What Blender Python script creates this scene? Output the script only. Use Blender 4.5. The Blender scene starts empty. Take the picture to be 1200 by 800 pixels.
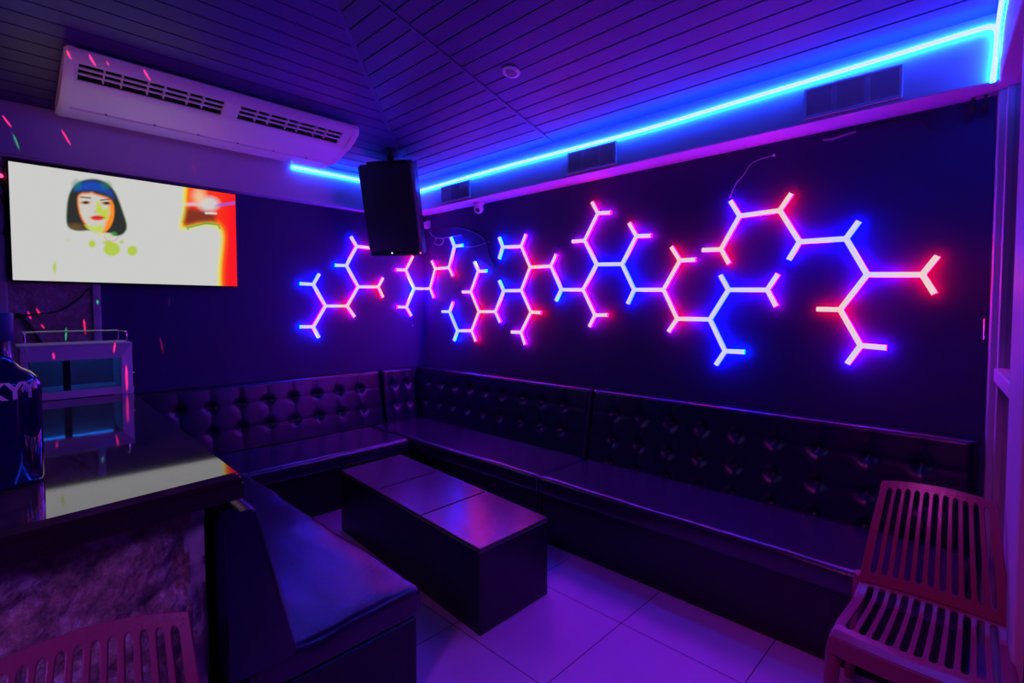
import bpy, bmesh, math, random
import numpy as np
from mathutils import Vector, Matrix, noise
random.seed(7)
SC = bpy.context.scene
COL = SC.collection
PI = math.pi

# ------------------------------------------------------------------ camera
F = 594.8; PITCH = math.radians(2.3); YAW = math.radians(45.8); PX, PY = 600.0, 385.0
CAM = Vector((4.42, -3.22, 1.55))
HD = Vector((-math.cos(YAW), math.sin(YAW), 0)); RT = Vector((math.sin(YAW), math.cos(YAW), 0)); ZZ = Vector((0, 0, 1))
FW = HD*math.cos(PITCH) - ZZ*math.sin(PITCH); UP = ZZ*math.cos(PITCH) + HD*math.sin(PITCH)
def ray(x, y): return FW + RT*((x-PX)/F) - UP*((y-PY)/F)
def on(x, y, axis, val):                       # photo point -> point on a real axis-aligned plane of the room
    d = ray(x, y); return CAM + d*((val-CAM[axis])/d[axis])
cd = bpy.data.cameras.new('camera'); cam = bpy.data.objects.new('camera', cd); COL.objects.link(cam)
cd.sensor_fit = 'HORIZONTAL'; cd.sensor_width = 36; cd.lens = F/1200*36; cd.shift_y = -(400-PY)/1200; cd.clip_start = .02
cam.matrix_world = Matrix((( RT.x, UP.x, -FW.x, CAM.x), (RT.y, UP.y, -FW.y, CAM.y), (RT.z, UP.z, -FW.z, CAM.z), (0, 0, 0, 1)))
SC.camera = cam

# ------------------------------------------------------------------ materials
def mat(name, col, rough=.5, metal=0., spec=.5, bump=None, vary=None, coat=0., ior=None, trans=0.):
    m = bpy.data.materials.new(name); m.use_nodes = True
    nt = m.node_tree; b = nt.nodes['Principled BSDF']
    b.inputs['Base Color'].default_value = (*col, 1); b.inputs['Roughness'].default_value = rough
    b.inputs['Metallic'].default_value = metal; b.inputs['Specular IOR Level'].default_value = spec
    b.inputs['Coat Weight'].default_value = coat; b.inputs['Coat Roughness'].default_value = .08
    b.inputs['Transmission Weight'].default_value = trans
    if ior: b.inputs['IOR'].default_value = ior
    tc = nt.nodes.new('ShaderNodeTexCoord')
    if vary:                                    # (scale, other colour)
        n = nt.nodes.new('ShaderNodeTexNoise'); n.inputs['Scale'].default_value = vary[0]; n.inputs['Detail'].default_value = 6
        nt.links.new(tc.outputs['Object'], n.inputs['Vector'])
        r = nt.nodes.new('ShaderNodeValToRGB'); r.color_ramp.elements[0].position = .35; r.color_ramp.elements[1].position = .68
        r.color_ramp.elements[0].color = (*col, 1); r.color_ramp.elements[1].color = (*vary[1], 1)
        nt.links.new(n.outputs['Fac'], r.inputs['Fac']); nt.links.new(r.outputs['Color'], b.inputs['Base Color'])
    if bump:                                    # (scale, strength)
        n = nt.nodes.new('ShaderNodeTexNoise'); n.inputs['Scale'].default_value = bump[0]; n.inputs['Detail'].default_value = 4
        nt.links.new(tc.outputs['Object'], n.inputs['Vector'])
        bp = nt.nodes.new('ShaderNodeBump'); bp.inputs['Strength'].default_value = bump[1]; bp.inputs['Distance'].default_value = .01
        nt.links.new(n.outputs['Fac'], bp.inputs['Height']); nt.links.new(bp.outputs['Normal'], b.inputs['Normal'])
    return m
def emit(name, col, s):
    m = bpy.data.materials.new(name); m.use_nodes = True; nt = m.node_tree
    b = nt.nodes['Principled BSDF']; b.inputs['Base Color'].default_value = (.02, .02, .02, 1)
    b.inputs['Emission Color'].default_value = (*col, 1); b.inputs['Emission Strength'].default_value = s
    return m
def emit_attr(name, s, white=0.):               # emission coloured by the lamp's own pixel colours
    m = bpy.data.materials.new(name); m.use_nodes = True; nt = m.node_tree
    for n in list(nt.nodes): nt.nodes.remove(n)
    o = nt.nodes.new('ShaderNodeOutputMaterial'); e = nt.nodes.new('ShaderNodeEmission'); a = nt.nodes.new('ShaderNodeAttribute'); a.attribute_name = 'col'
    e.inputs['Strength'].default_value = s
    if white:
        mx = nt.nodes.new('ShaderNodeMix'); mx.data_type = 'RGBA'; mx.inputs[0].default_value = white
        nt.links.new(a.outputs['Color'], mx.inputs[6]); mx.inputs[7].default_value = (1, .95, .97, 1)
        nt.links.new(mx.outputs[2], e.inputs['Color'])
    else: nt.links.new(a.outputs['Color'], e.inputs['Color'])
    nt.links.new(e.outputs[0], o.inputs[0]); return m

M = {}
M['wall'] = mat('navy_wall_paint', (.031, .012, .105), .62, bump=(60, .12), vary=(3, (.036, .015, .120)))
M['plaster'] = mat('white_plaster', (.50, .48, .54), .55, bump=(90, .05))
M['plank'] = mat('ceiling_plank', (.075, .040, .19), .45, vary=(2.5, (.09, .050, .22)))
M['dark'] = mat('dark_gap', (.006, .006, .007), .8)
M['leather'] = mat('navy_leather', (.005, .002, .028), .29, spec=.65, bump=(160, .10))
M['leather_flat'] = mat('navy_leather_seat', (.018, .003, .036), .25, spec=.9, bump=(110, .14))
M['black'] = mat('black_plastic', (.012, .012, .013), .42)
M['grille'] = mat('speaker_grille', (.008, .008, .009), .65, bump=(400, .3))
M['laminate'] = mat('black_laminate', (.008, .006, .012), .38)
M['tabletop'] = mat('dark_tabletop', (.055, .035, .06), .26, spec=.8, bump=(40, .05))
M['counter'] = mat('polished_granite', (.040, .045, .034), .05, spec=.9, ior=1.8, vary=(14, (.085, .090, .072)))
M['counter_edge'] = mat('dark_wood_edge', (.020, .014, .012), .35, bump=(30, .2))
M['white_plastic'] = mat('white_plastic', (.78, .76, .74), .38)
M['grey_plastic'] = mat('grey_plastic', (.22, .22, .23), .5)
M['steel'] = mat('painted_metal', (.80, .76, .80), .35, metal=.0)
M['chrome'] = mat('chrome_rail', (.75, .75, .78), .2, metal=1.)
M['case_glass'] = mat('case_glass', (.45, .46, .52), .06, spec=.6, trans=.85)
M['frame'] = mat('lilac_painted_frame', (.55, .52, .56), .45, bump=(50, .05))
M['glass'] = mat('window_glass', (.9, .9, .95), .02, trans=1., ior=1.45)
M['chair'] = mat('plum_plastic', (.25, .06, .10), .28, bump=(120, .06))
M['bottle'] = mat('cobalt_glass', (.002, .004, .055), .07, spec=.7, coat=.8)
M['bottle_cap'] = mat('blue_cap', (.01, .02, .14), .4)
M['letter'] = mat('silver_print', (.72, .70, .78), .35)
M['cable_dark'] = mat('dark_cable', (.02, .02, .022), .5)
M['cable_light'] = mat('pale_cable', (.35, .33, .38), .5)
M['lamp_red'] = emit('red_indicator', (1, .05, .2), 2.5)
M['lamp_white'] = emit('white_indicator', (.9, .8, .9), 1.2)
M['strip_core'] = emit('strip_core', (.045, .056, 1.), 15.)
M['strip_glow'] = emit('strip_glow', (.001, .05, 1.), 235.)
M['case_led'] = emit('case_strip', (.01, .20, 1.), 7.)
M['tube_front'] = emit_attr('tube_diffuser', .80, .80)
M['tube_side'] = emit_attr('tube_glow', 38.0)
M['tube_back'] = mat('tube_channel', (.03, .03, .03), .5)
M['screen'] = emit_attr('screen_picture', 1.0)

def floor_material():
    m = bpy.data.materials.new('floor_tile'); m.use_nodes = True; nt = m.node_tree; b = nt.nodes['Principled BSDF']; N = nt.nodes.new; L = nt.links.new
    g = N('ShaderNodeNewGeometry'); s = N('ShaderNodeSeparateXYZ'); L(g.outputs['Position'], s.inputs[0])
    def axis(out, off):
        a = N('ShaderNodeMath'); a.operation = 'SUBTRACT'; L(out, a.inputs[0]); a.inputs[1].default_value = off - 20*.585
        d = N('ShaderNodeMath'); d.operation = 'DIVIDE'; L(a.outputs[0], d.inputs[0]); d.inputs[1].default_value = .585
        f = N('ShaderNodeMath'); f.operation = 'FRACT'; L(d.outputs[0], f.inputs[0])
        c = N('ShaderNodeMath'); c.operation = 'SUBTRACT'; L(f.outputs[0], c.inputs[0]); c.inputs[1].default_value = .5
        e = N('ShaderNodeMath'); e.operation = 'ABSOLUTE'; L(c.outputs[0], e.inputs[0]); return e.outputs[0]
    mx = N('ShaderNodeMath'); mx.operation = 'MAXIMUM'; L(axis(s.outputs[0], 3.104), mx.inputs[0]); L(axis(s.outputs[1], -1.095), mx.inputs[1])
    gt = N('ShaderNodeMath'); gt.operation = 'GREATER_THAN'; L(mx.outputs[0], gt.inputs[0]); gt.inputs[1].default_value = .4955
    n = N('ShaderNodeTexNoise'); n.inputs['Scale'].default_value = 6; L(g.outputs['Position'], n.inputs['Vector'])
    r = N('ShaderNodeValToRGB'); r.color_ramp.elements[0].color = (.50, .27, .58, 1); r.color_ramp.elements[1].color = (.58, .32, .66, 1); L(n.outputs['Fac'], r.inputs[0])
    mix = N('ShaderNodeMix'); mix.data_type = 'RGBA'; L(gt.outputs[0], mix.inputs[0]); L(r.outputs[0], mix.inputs[6]); mix.inputs[7].default_value = (.08, .075, .08, 1)
    L(mix.outputs[2], b.inputs['Base Color']); b.inputs['Roughness'].default_value = .34
    return m
M['tile'] = floor_material()

def stone_material(name, a, c):
    m = bpy.data.materials.new(name); m.use_nodes = True; nt = m.node_tree; b = nt.nodes['Principled BSDF']; N = nt.nodes.new; L = nt.links.new
    g = N('ShaderNodeNewGeometry')
    n = N('ShaderNodeTexNoise'); n.inputs['Scale'].default_value = 13; n.inputs['Detail'].default_value = 12; n.inputs['Roughness'].default_value = .8; L(g.outputs['Position'], n.inputs['Vector'])
    r = N('ShaderNodeValToRGB'); e = r.color_ramp.elements
    e[0].position = .36; e[0].color = (*a, 1); e[1].position = .66; e[1].color = (*c, 1)
    k = e.new(.52); k.color = tuple((a[i]*.6+c[i]*.4)*(1.1, .82, .68)[i] for i in range(3)) + (1,)
    L(n.outputs['Fac'], r.inputs[0]); L(r.outputs[0], b.inputs['Base Color']); b.inputs['Roughness'].default_value = .85
    n2 = N('ShaderNodeTexNoise'); n2.inputs['Scale'].default_value = 45; n2.inputs['Detail'].default_value = 8; L(g.outputs['Position'], n2.inputs['Vector'])
    bp = N('ShaderNodeBump'); bp.inputs['Strength'].default_value = .8; bp.inputs['Distance'].default_value = .010; L(n2.outputs['Fac'], bp.inputs['Height']); L(bp.outputs[0], b.inputs['Normal'])
    return m
M['stone'] = stone_material('rough_stone', (.05, .042, .045), (.50, .47, .46))
M['mortar'] = mat('smooth_mortar', (.26, .25, .29), .8, bump=(35, .4))
M['stone_dim'] = stone_material('rough_plaster_stone', (.25, .22, .25), (.70, .66, .70))

# ------------------------------------------------------------------ mesh helpers
BASE = {}
def base_of(o): return BASE.get(o.name, Vector((0, 0, 0))) if o else Vector((0, 0, 0))
def obj(name, bm, m, parent=None, smooth=False, local=False, auto=None):
    if not local and parent is not None: bmesh.ops.translate(bm, vec=-base_of(parent), verts=bm.verts)
    me = bpy.data.meshes.new(name); bm.normal_update(); bm.to_mesh(me); bm.free()
    for k in (m if isinstance(m, (list, tuple)) else [m]): me.materials.append(M[k] if isinstance(k, str) else k)
    if smooth:
        for p in me.polygons: p.use_smooth = True
        if auto is not None:
            try: me.set_sharp_from_angle(angle=math.radians(auto))
            except Exception: pass
    o = bpy.data.objects.new(name, me); COL.objects.link(o)
    if parent is not None: o.parent = parent; BASE[o.name] = base_of(parent)
    return o
def thing(name, label, cat, loc=(0, 0, 0), rotz=0., group=None):
    o = bpy.data.objects.new(name, None); COL.objects.link(o); o.empty_display_size = .1
    o.location = loc; o.rotation_euler = (0, 0, rotz); o['label'] = label; o['category'] = cat
    if group: o['group'] = group
    BASE[o.name] = Vector(loc); return o
def tag(o, label, cat, group=None):
    o['label'] = label; o['category'] = cat
    if group: o['group'] = group
    return o
def struct(name, bm, m, parent=None, **k):
    o = obj(name, bm, m, parent, **k)
    if parent is None: o['kind'] = 'structure'
    return o
def dup(root, loc, rotz, label):
    r = root.copy(); COL.objects.link(r); r.location = loc; r.rotation_euler = (0, 0, rotz); r['label'] = label
    def rec(src, dst):
        for ch in list(src.children):
            c = ch.copy(); COL.objects.link(c); c.parent = dst; rec(ch, c)
    rec(root, r); return r
def NB(): return bmesh.new()
def box(bm, lo, hi, bevel=0., seg=2, mtx=None, mi=0):
    r = bmesh.ops.create_cube(bm, size=1); vs = r['verts']
    lo = Vector(lo); hi = Vector(hi)
    for v in vs: v.co = Vector((lo[i] + (hi[i]-lo[i])*(v.co[i]+.5) for i in range(3)))
    fs = set(f for v in vs for f in v.link_faces)
    if bevel:
        es = list(set(e for v in vs for e in v.link_edges))
        g = bmesh.ops.bevel(bm, geom=es, offset=bevel, segments=seg, affect='EDGES', profile=.5)
        vs = list(set(g['verts']) | set(v for v in vs if v.is_valid)); fs = set(f for v in vs if v.is_valid for f in v.link_faces)
    vs = list(set(v for f in fs if f.is_valid for v in f.verts))
    for f in fs:
        if f.is_valid: f.material_index = mi
    if mtx is not None: bmesh.ops.transform(bm, matrix=mtx, verts=vs)
    return vs
def prism(bm, pts, z0, z1, mtx=None):           # polygon (x, y) extruded along z
    a = [bm.verts.new((p[0], p[1], z0)) for p in pts]; b = [bm.verts.new((p[0], p[1], z1)) for p in pts]; n = len(pts)
    bm.faces.new(a[::-1]); bm.faces.new(b)
    for i in range(n): bm.faces.new((a[i], a[(i+1) % n], b[(i+1) % n], b[i]))
    if mtx is not None: bmesh.ops.transform(bm, matrix=mtx, verts=a+b)
    return a+b
def extrude_poly(bm, front, back):              # two matching 3-D loops joined into a solid
    a = [bm.verts.new(p) for p in front]; b = [bm.verts.new(p) for p in back]; n = len(a)
    bm.faces.new(a); bm.faces.new(b[::-1])
    for i in range(n): bm.faces.new((a[i], b[i], b[(i+1) % n], a[(i+1) % n]))
def tube(bm, pts, r, n=8, cap=True):
    pts = [Vector(p) for p in pts]; rings = []; ref = None
    for i, p in enumerate(pts):
        t = (pts[min(i+1, len(pts)-1)] - pts[max(i-1, 0)]).normalized()
        if ref is None:
            ref = Vector((0, 0, 1)) if abs(t.z) < .9 else Vector((1, 0, 0))
        u = t.cross(ref).normalized(); w = u.cross(t).normalized(); ref = w
        rr = r[i] if isinstance(r, (list, tuple)) else r
        rings.append([bm.verts.new(p + u*math.cos(2*PI*k/n)*rr + w*math.sin(2*PI*k/n)*rr) for k in range(n)])
    for a, b in zip(rings, rings[1:]):
        for k in range(n): bm.faces.new((a[k], a[(k+1) % n], b[(k+1) % n], b[k]))
    if cap: bm.faces.new(rings[0][::-1]); bm.faces.new(rings[-1])
def spline(pts, k=8):
    P = [Vector(p) for p in pts]; P = [P[0]*2-P[1]] + P + [P[-1]*2-P[-2]]; out = []
    for i in range(1, len(P)-2):
        for j in range(k):
            t = j/k; a, b, c, d = P[i-1:i+3]
            out.append(.5*((2*b)+(c-a)*t+(2*a-5*b+4*c-d)*t*t+(3*b-a-3*c+d)*t**3))
    out.append(P[-2]); return out
def lathe(bm, prof, c, n=32, mtx=None):
    rings = []; vs = []
    for r, z in prof:
        ring = [bm.verts.new((c[0]+max(r, 1e-4)*math.cos(2*PI*k/n), c[1]+max(r, 1e-4)*math.sin(2*PI*k/n), c[2]+z)) for k in range(n)]
        rings.append(ring); vs += ring
    for a, b in zip(rings, rings[1:]):
        for k in range(n): bm.faces.new((a[k], a[(k+1) % n], b[(k+1) % n], b[k]))
    bm.faces.new(rings[0][::-1]); bm.faces.new(rings[-1])
    if mtx is not None: bmesh.ops.transform(bm, matrix=mtx, verts=vs)
def ball(bm, c, r, sz=1., seg=12):
    g = bmesh.ops.create_uvsphere(bm, u_segments=seg, v_segments=max(6, seg//2), radius=r)
    for v in g['verts']: v.co = Vector((v.co.x, v.co.y, v.co.z*sz)) + Vector(c)
    return g['verts']

# ------------------------------------------------------------------ setting
bm = NB(); box(bm, (-.2, -6.2, -.1), (6.0, .2, 0)); struct('floor', bm, 'tile')
bm = NB(); box(bm, (-.15, 0, 0), (6.0, .15, 3.2)); struct('wall_right', bm, 'wall')
bm = NB(); box(bm, (-.15, -6.2, 0), (0, 0, 4.0)); struct('wall_left', bm, 'wall')
def part_x(y): return 4.385 - .08*y             # inner face of the window partition on the right
# sloping plank ceiling, two slopes meeting in a hip that starts at the corner
S = .28; Z0 = 2.80
def zr(y): return Z0 + S*(-y-.21)
def zl(x): return Z0 + S*(x-.08)
bm = NB(); P = .098; G = .009
JX = 1.93
for k in range(36):
    for (sh, xa, xb) in ((0., None, JX), (.034, JX, 4.62)):
        y1 = -.21 - k*P - (sh if k else 0); y0 = -.21 - (k+1)*P - sh + G
        if xa is None:
            l1, l0 = -y1-.13, -y0-.13
            if l1 > xb-.02: continue
            l0 = min(l0, xb)
        else: l1, l0 = max(xa, -y1-.13), max(xa, -y0-.13)
        if l1 > xb: continue
        lo = [(l1, y1, zr(y1)), (xb, y1, zr(y1)), (xb, y0, zr(y0)), (l0, y0, zr(y0))]
        extrude_poly(bm, lo, [(a, b, c+.014) for a, b, c in lo])
for k in range(36):
    x0 = .08 + k*P; x1 = .08 + (k+1)*P - G
    lo = [(x0, -x0-.13, zl(x0)), (x1, -x1-.13, zl(x1)), (x1, -6.1, zl(x1)), (x0, -6.1, zl(x0))]
    extrude_poly(bm, lo[::-1], [(a, b, c+.014) for a, b, c in lo[::-1]])
ceil = struct('ceiling', bm, 'plank')
bm = NB()
h = 3.7
lo = [(.0, -.13, zr(-.13)+.0145), (5.2, -.13, zr(-.13)+.0145), (5.2, -h, zr(-h)+.0145), (h-.13, -h, zr(-h)+.0145)]
extrude_poly(bm, lo, [(a, b, c+.05) for a, b, c in lo])
lo = [(0, -6.2, zl(0)+.0145), (0, -.13, zl(0)+.0145), (h-.13, -h, zl(h-.13)+.0145), (h-.13, -6.2, zl(h-.13)+.0145)]
extrude_poly(bm, lo, [(a, b, c+.05) for a, b, c in lo])
obj('groove_backing', bm, 'dark', ceil)
# hip batten and the joint batten between plank fields
def batten(name, a, b, w, t):
    bm = NB(); a = Vector(a); b = Vector(b); d = (b-a).normalized(); s = d.cross(Vector((0, 0, 1))).normalized()*w/2; n = Vector((0, 0, -t))
    extrude_poly(bm, [a+s+n, b+s+n, b-s+n, a-s+n], [a+s, b+s, b-s, a-s]); return struct(name, bm, 'plank')
batten('trim_1', (.09, -.22, zr(-.22)+.006), (3.4, -3.53, zr(-3.53)+.006), .028, .012)
batten('trim_2', (JX, -.215, zr(-.215)+.004), (JX, -2.06, zr(-2.06)+.004), .022, .010)
# soffit beams
bm = NB(); box(bm, (.0, -.21, 2.515), (4.37, 0, 2.87), .004, 1); struct('trim_3', bm, 'plaster')
bm = NB(); box(bm, (0, -6.1, 2.478), (.08, -.21, 2.80), .004, 1); box(bm, (0, -6.1, 2.462), (.094, -.21, 2.478), .003, 1); struct('trim_4', bm, 'plaster')
# stone pilaster behind the counter, with a smooth plaster edge strip
bm = NB()
nx, nz = 60, 110
vs = {}
for i in range(nx+1):
    for j in range(nz+1):
        y = -2.742 - i/nx*.40; z = .0 + j/nz*2.45
        d = noise.fractal(Vector((y*7, z*7, 1.3)), 1., 2., 5)*.012
        vs[i, j] = bm.verts.new((.045 + d, y, z))
for i in range(nx):
    for j in range(nz): bm.faces.new((vs[i, j], vs[i, j+1], vs[i+1, j+1], vs[i+1, j]))
struct('wall_pilaster', bm, 'stone_dim', smooth=True)
bm = NB(); box(bm, (0, -2.742, 0), (.065, -2.698, 2.46), .006); struct('trim_5', bm, 'frame')
bm = NB(); box(bm, (0, -3.22, 0), (.065, -3.142, 2.46), .006); struct('trim_6', bm, 'frame')

# ------------------------------------------------------------------ window partition on the right
win = bpy.data.objects.new('window_1', None); COL.objects.link(win); win['kind'] = 'structure'; BASE['window_1'] = Vector((0, 0, 0))
ang = math.atan(.08)
def pbox(bm, y0, y1, z0, z1, d0, d1, bev=.004):     # box in the partition plane; d = depth outwards from its inner face
    a = Vector((part_x(0), 0, 0)); u = Vector((.08, -1, 0)).normalized(); n = Vector((1, .08, 0)).normalized()
    m = Matrix(((u.x, n.x, 0, a.x), (u.y, n.y, 0, a.y), (0, 0, 1, 0), (0, 0, 0, 1)))
    box(bm, (-y0, d0, z0), (-y1, d1, z1), bev, 1, m)
bm = NB(); pbox(bm, -.015, -.085, .0, 2.515, -.02, .06); pbox(bm, -.085, -.11, .0, 2.515, .005, .06); obj('window_post', bm, 'frame', win)
bm = NB(); pbox(bm, -.71, -1.05, .0, 2.515, -.005, .12); obj('window_post', bm, 'frame', win)
bm = NB(); pbox(bm, -.11, -.71, 1.225, 1.285, -.005, .06); obj('window_rail', bm, 'frame', win)
bm = NB(); pbox(bm, -.11, -.71, .0, .12, .0, .06); obj('window_sill', bm, 'frame', win)
bm = NB(); pbox(bm, -.11, -.71, 1.285, 2.515, .028, .034, 0); obj('pane', bm, 'glass', win)
bm = NB(); pbox(bm, -.11, -.71, .12, 1.225, .028, .034, 0); obj('pane', bm, 'glass', win)
bm = NB(); pbox(bm, 0, -2.6, 2.515, 3.55, -.03, .1); obj('window_header', bm, 'plaster', win)
bm = NB(); pbox(bm, -1.05, -2.6, 0, 2.515, .02, .12); o = struct('wall_window', bm, 'wall')
bm = NB(); o1 = on(1154, 373, 1, -.012); o2 = on(1153.5, 398, 1, -.012)
box(bm, (4.348, -.014, o2.z), (4.358, 0, o1.z), .002, 1)
tag(obj('strike_plate', bm, 'chrome'), 'narrow brass strike plate at right edge of black wall', 'plate')

# ------------------------------------------------------------------ neon signs
CC = {'R': (1.3, .0006, .04), 'M': (.66, .0006, .85), 'P': (.24, .0008, 2.1), 'B': (.004, .012, 3.), 'C': (.0, .05, 3.)}
def tube_light(a, b, ca, cb, nrm, parent, side=None, w=.027, d0=.010, d1=.036, cut=None):
    a = Vector(a); b = Vector(b); t = (b-a).normalized(); n = Vector(nrm); s = t.cross(n).normalized()*w/2
    bm = bmesh.new(); lay = bm.verts.layers.float_color.new('col')
    N = max(2, int((b-a).length/.05)); prev = None
    sec = [(-1, d0, 0), (-1, d1-.008, 0), (-.62, d1, 0), (.62, d1, 0), (1, d1-.008, 0), (1, d0, 0)]
    for i in range(N+1):
        f = i/N; f2 = min(1, max(0, (f-.2)/.6)); p = a.lerp(b, f)
        c = tuple(ca[k]*(1-f2)+cb[k]*f2 for k in range(3)) + (1.,)
        ring = []
        for q in sec:
            v = bm.verts.new(p + s*q[0] + n*q[1]); v[lay] = c; ring.append(v)
        if prev:
            for k in range(5):
                fc = bm.faces.new((prev[k], prev[k+1], ring[k+1], ring[k])); fc.material_index = (1, 0, 0, 0, 1)[k]
            fc = bm.faces.new((prev[5], prev[0], ring[0], ring[5])); fc.material_index = 2
        else:
            fc = bm.faces.new(ring[::-1]); fc.material_index = 1
        prev = ring
    fc = bm.faces.new(prev); fc.material_index = 1
    bmesh.ops.recalc_face_normals(bm, faces=bm.faces)
    return obj('light_tube', bm, ['tube_front', 'tube_side', 'tube_back'], parent)
def sign(label, org, s, nodes, edges, wall):
    def w3(n):
        x, y = org[0]+n[0]*s, org[1]+n[1]*s
        if wall(n) == 'L': return on(x, y, 0, .022), (1, 0, 0)
        return on(x, y, 1, -.022), (0, -1, 0)
    def put(p, nr): q = Vector(p); q[0 if nr[0] else 1] = 0; return q
    pts = {k: w3(v) for k, v in nodes.items()}
    cx = sum((p[0] for p in pts.values()), Vector())/len(pts); c0 = Vector((cx.x, cx.y, cx.z))
    root = thing('neon_sign', label, 'neon sign', c0)
    for a, b in edges:
        (pa, na), (pb, nb) = pts[a], pts[b]
        ca, cb = CC[nodes[a][2]], CC[nodes[b][2]]
        if na == nb: tube_light(put(pa, na), put(pb, nb), ca, cb, na, root)
        else:                                   # a bar folded round the room corner
            zc = pa.z*.5+pb.z*.5
            tube_light(put(pa, na), (0, -.036, zc), ca, cb, na, root); tube_light((.036, 0, zc), put(pb, nb), cb, cb, nb, root)
    return root
def star(nodes, edges, key, tips):
    for i, (x, y, c) in enumerate(tips): nodes[f'{key}t{i}'] = (x, y, c); edges.append((key, f'{key}t{i}'))

n, e = {}, []
n.update(a1=(145,390,'B'), a2=(220,525,'P'), a3=(145,655,'P'), a4=(355,525,'R'), a5=(425,405,'P'), a6=(550,405,'R'), a7=(352,272,'B'), a8=(415,152,'P'))
e += [('a1','a2'), ('a2','a3'), ('a2','a4'), ('a4','a5'), ('a5','a6'), ('a5','a7'), ('a7','a8')]
star(n, e, 'a1', [(62,385,'C'), (182,325,'B')]); star(n, e, 'a3', [(62,655,'C'), (180,722,'C')]); star(n, e, 'a4', [(402,592,'M')])
star(n, e, 'a6', [(580,350,'M'), (580,470,'R')]); star(n, e, 'a7', [(282,270,'C')]); star(n, e, 'a8', [(380,90,'B'), (503,162,'R')])
sign('glowing neon molecule sign on the left wall beside the hanging speaker, blue and red', (340, 260), .1875, n, e, lambda n: 'L')

n, e = {}, []
n.update(b1=(135,300,'M'), b2=(190,415,'C'), b3=(140,532,'P'), b4=(290,415,'P'), b5=(322,292,'R'), b6=(408,285,'M'), b7=(440,152,'B'))
e += [('b1','b2'), ('b2','b3'), ('b2','b4'), ('b4','b5'), ('b5','b6'), ('b6','b7')]
star(n, e, 'b1', [(75,298,'M'), (180,215,'R')]); star(n, e, 'b3', [(82,530,'M'), (170,585,'P')]); star(n, e, 'b4', [(312,472,'M')])
star(n, e, 'b5', [(300,245,'M')]); star(n, e, 'b6', [(432,338,'R')]); star(n, e, 'b7', [(418,98,'C'), (492,145,'C')])
sign('small neon molecule sign folded round the room corner below the hanging speaker', (450, 260), .1875, n, e, lambda n: 'L' if n[0] < 256 else 'R')

def q(x, y, c, org=None): return (x, y, c)
n, e = {}, []
def P2(org, s, x, y, c): return (org[0]+x*s, org[1]+y*s, c)
oa = ((450, 260), .1875); ob = ((540, 260), .1875); oc = ((640, 225), .1875); od = ((730, 270), .2125); oe = ((330, 220), .375)
def add(org, **k):
    for key, (x, y, c) in k.items(): n[key] = P2(org[0], org[1], x, y, c)
def tips(org, key, lst): star(n, e, key, [P2(org[0], org[1], *t) for t in lst])
add(oa, c1=(410,560,'B'), c2=(460,680,'B'), c3=(550,680,'M'), c4=(595,560,'R'), c5=(545,437,'M'), c6=(590,308,'P'))
add(ob, c7=(218,560,'M'), c8=(268,430,'B'), c9=(380,427,'P'), c10=(435,283,'R'), c11=(380,152,'M'), c12=(262,157,'B'), c13=(565,275,'M'), c14=(440,563,'R'), c15=(378,690,'M'), c16=(628,423,'B'))
add(oc, c17=(232,610,'M'), c19=(315,452,'B'), c20=(242,303,'M'), c21=(325,132,'M'), c22=(475,450,'B'), c23=(565,275,'P'), c24=(550,610,'B'), c25=(735,610,'M'))
add(oe, c18=(980,398,'M'))
add(od, c26=(315,165,'R'), c27=(300,487,'R'), c28=(480,490,'B'), c29=(582,327,'B'), c30=(797,327,'P'), c31=(563,665,'B'))
e += [('c1','c2'), ('c2','c3'), ('c3','c4'), ('c4','c5'), ('c5','c6'), ('c4','c7'), ('c7','c8'), ('c8','c9'), ('c9','c10'), ('c10','c11'), ('c11','c12'), ('c10','c13'), ('c9','c14'), ('c14','c15'), ('c13','c16'), ('c16','c17'), ('c17','c18'), ('c17','c19'), ('c19','c20'), ('c20','c21'), ('c19','c22'), ('c22','c23'), ('c22','c24'), ('c24','c25'), ('c25','c26'), ('c25','c27'), ('c27','c28'), ('c28','c29'), ('c29','c30'), ('c28','c31')]
tips(oa, 'c1', [(365,560,'C'), (432,500,'P')]); tips(oa, 'c2', [(438,740,'C')]); tips(oa, 'c3', [(575,745,'R')]); tips(oa, 'c5', [(492,437,'M')]); tips(oa, 'c6', [(565,250,'C'), (642,305,'C')]); tips(oa, 'c7', [(727,627,'P')])
tips(ob, 'c8', [(240,368,'C')]); tips(ob, 'c11', [(408,78,'P')]); tips(ob, 'c12', [(240,98,'C'), (240,230,'C')]); tips(ob, 'c13', [(597,203,'M')]); tips(ob, 'c14', [(503,567,'R')]); tips(ob, 'c15', [(318,688,'M'), (403,765,'M')]); tips(ob, 'c16', [(595,492,'C')])
tips(oe, 'c18', [(1020,397,'R'), (962,433,'M')]); tips(oc, 'c20', [(165,308,'M')]); tips(oc, 'c21', [(288,65,'R'), (405,128,'M')]); tips(oc, 'c23', [(520,195,'R'), (657,272,'M')]); tips(oc, 'c24', [(510,697,'B')])
tips(od, 'c26', [(268,92,'R'), (403,160,'M')]); tips(od, 'c27', [(252,557,'M')]); tips(od, 'c29', [(538,247,'B')]); tips(od, 'c30', [(855,240,'P'), (845,418,'M')]); tips(od, 'c31', [(670,670,'C'), (513,740,'B')])
sign('largest neon molecule sign, a long branching chain across the middle of the right wall', (0, 0), 1, n, e, lambda n: 'R')

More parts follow.
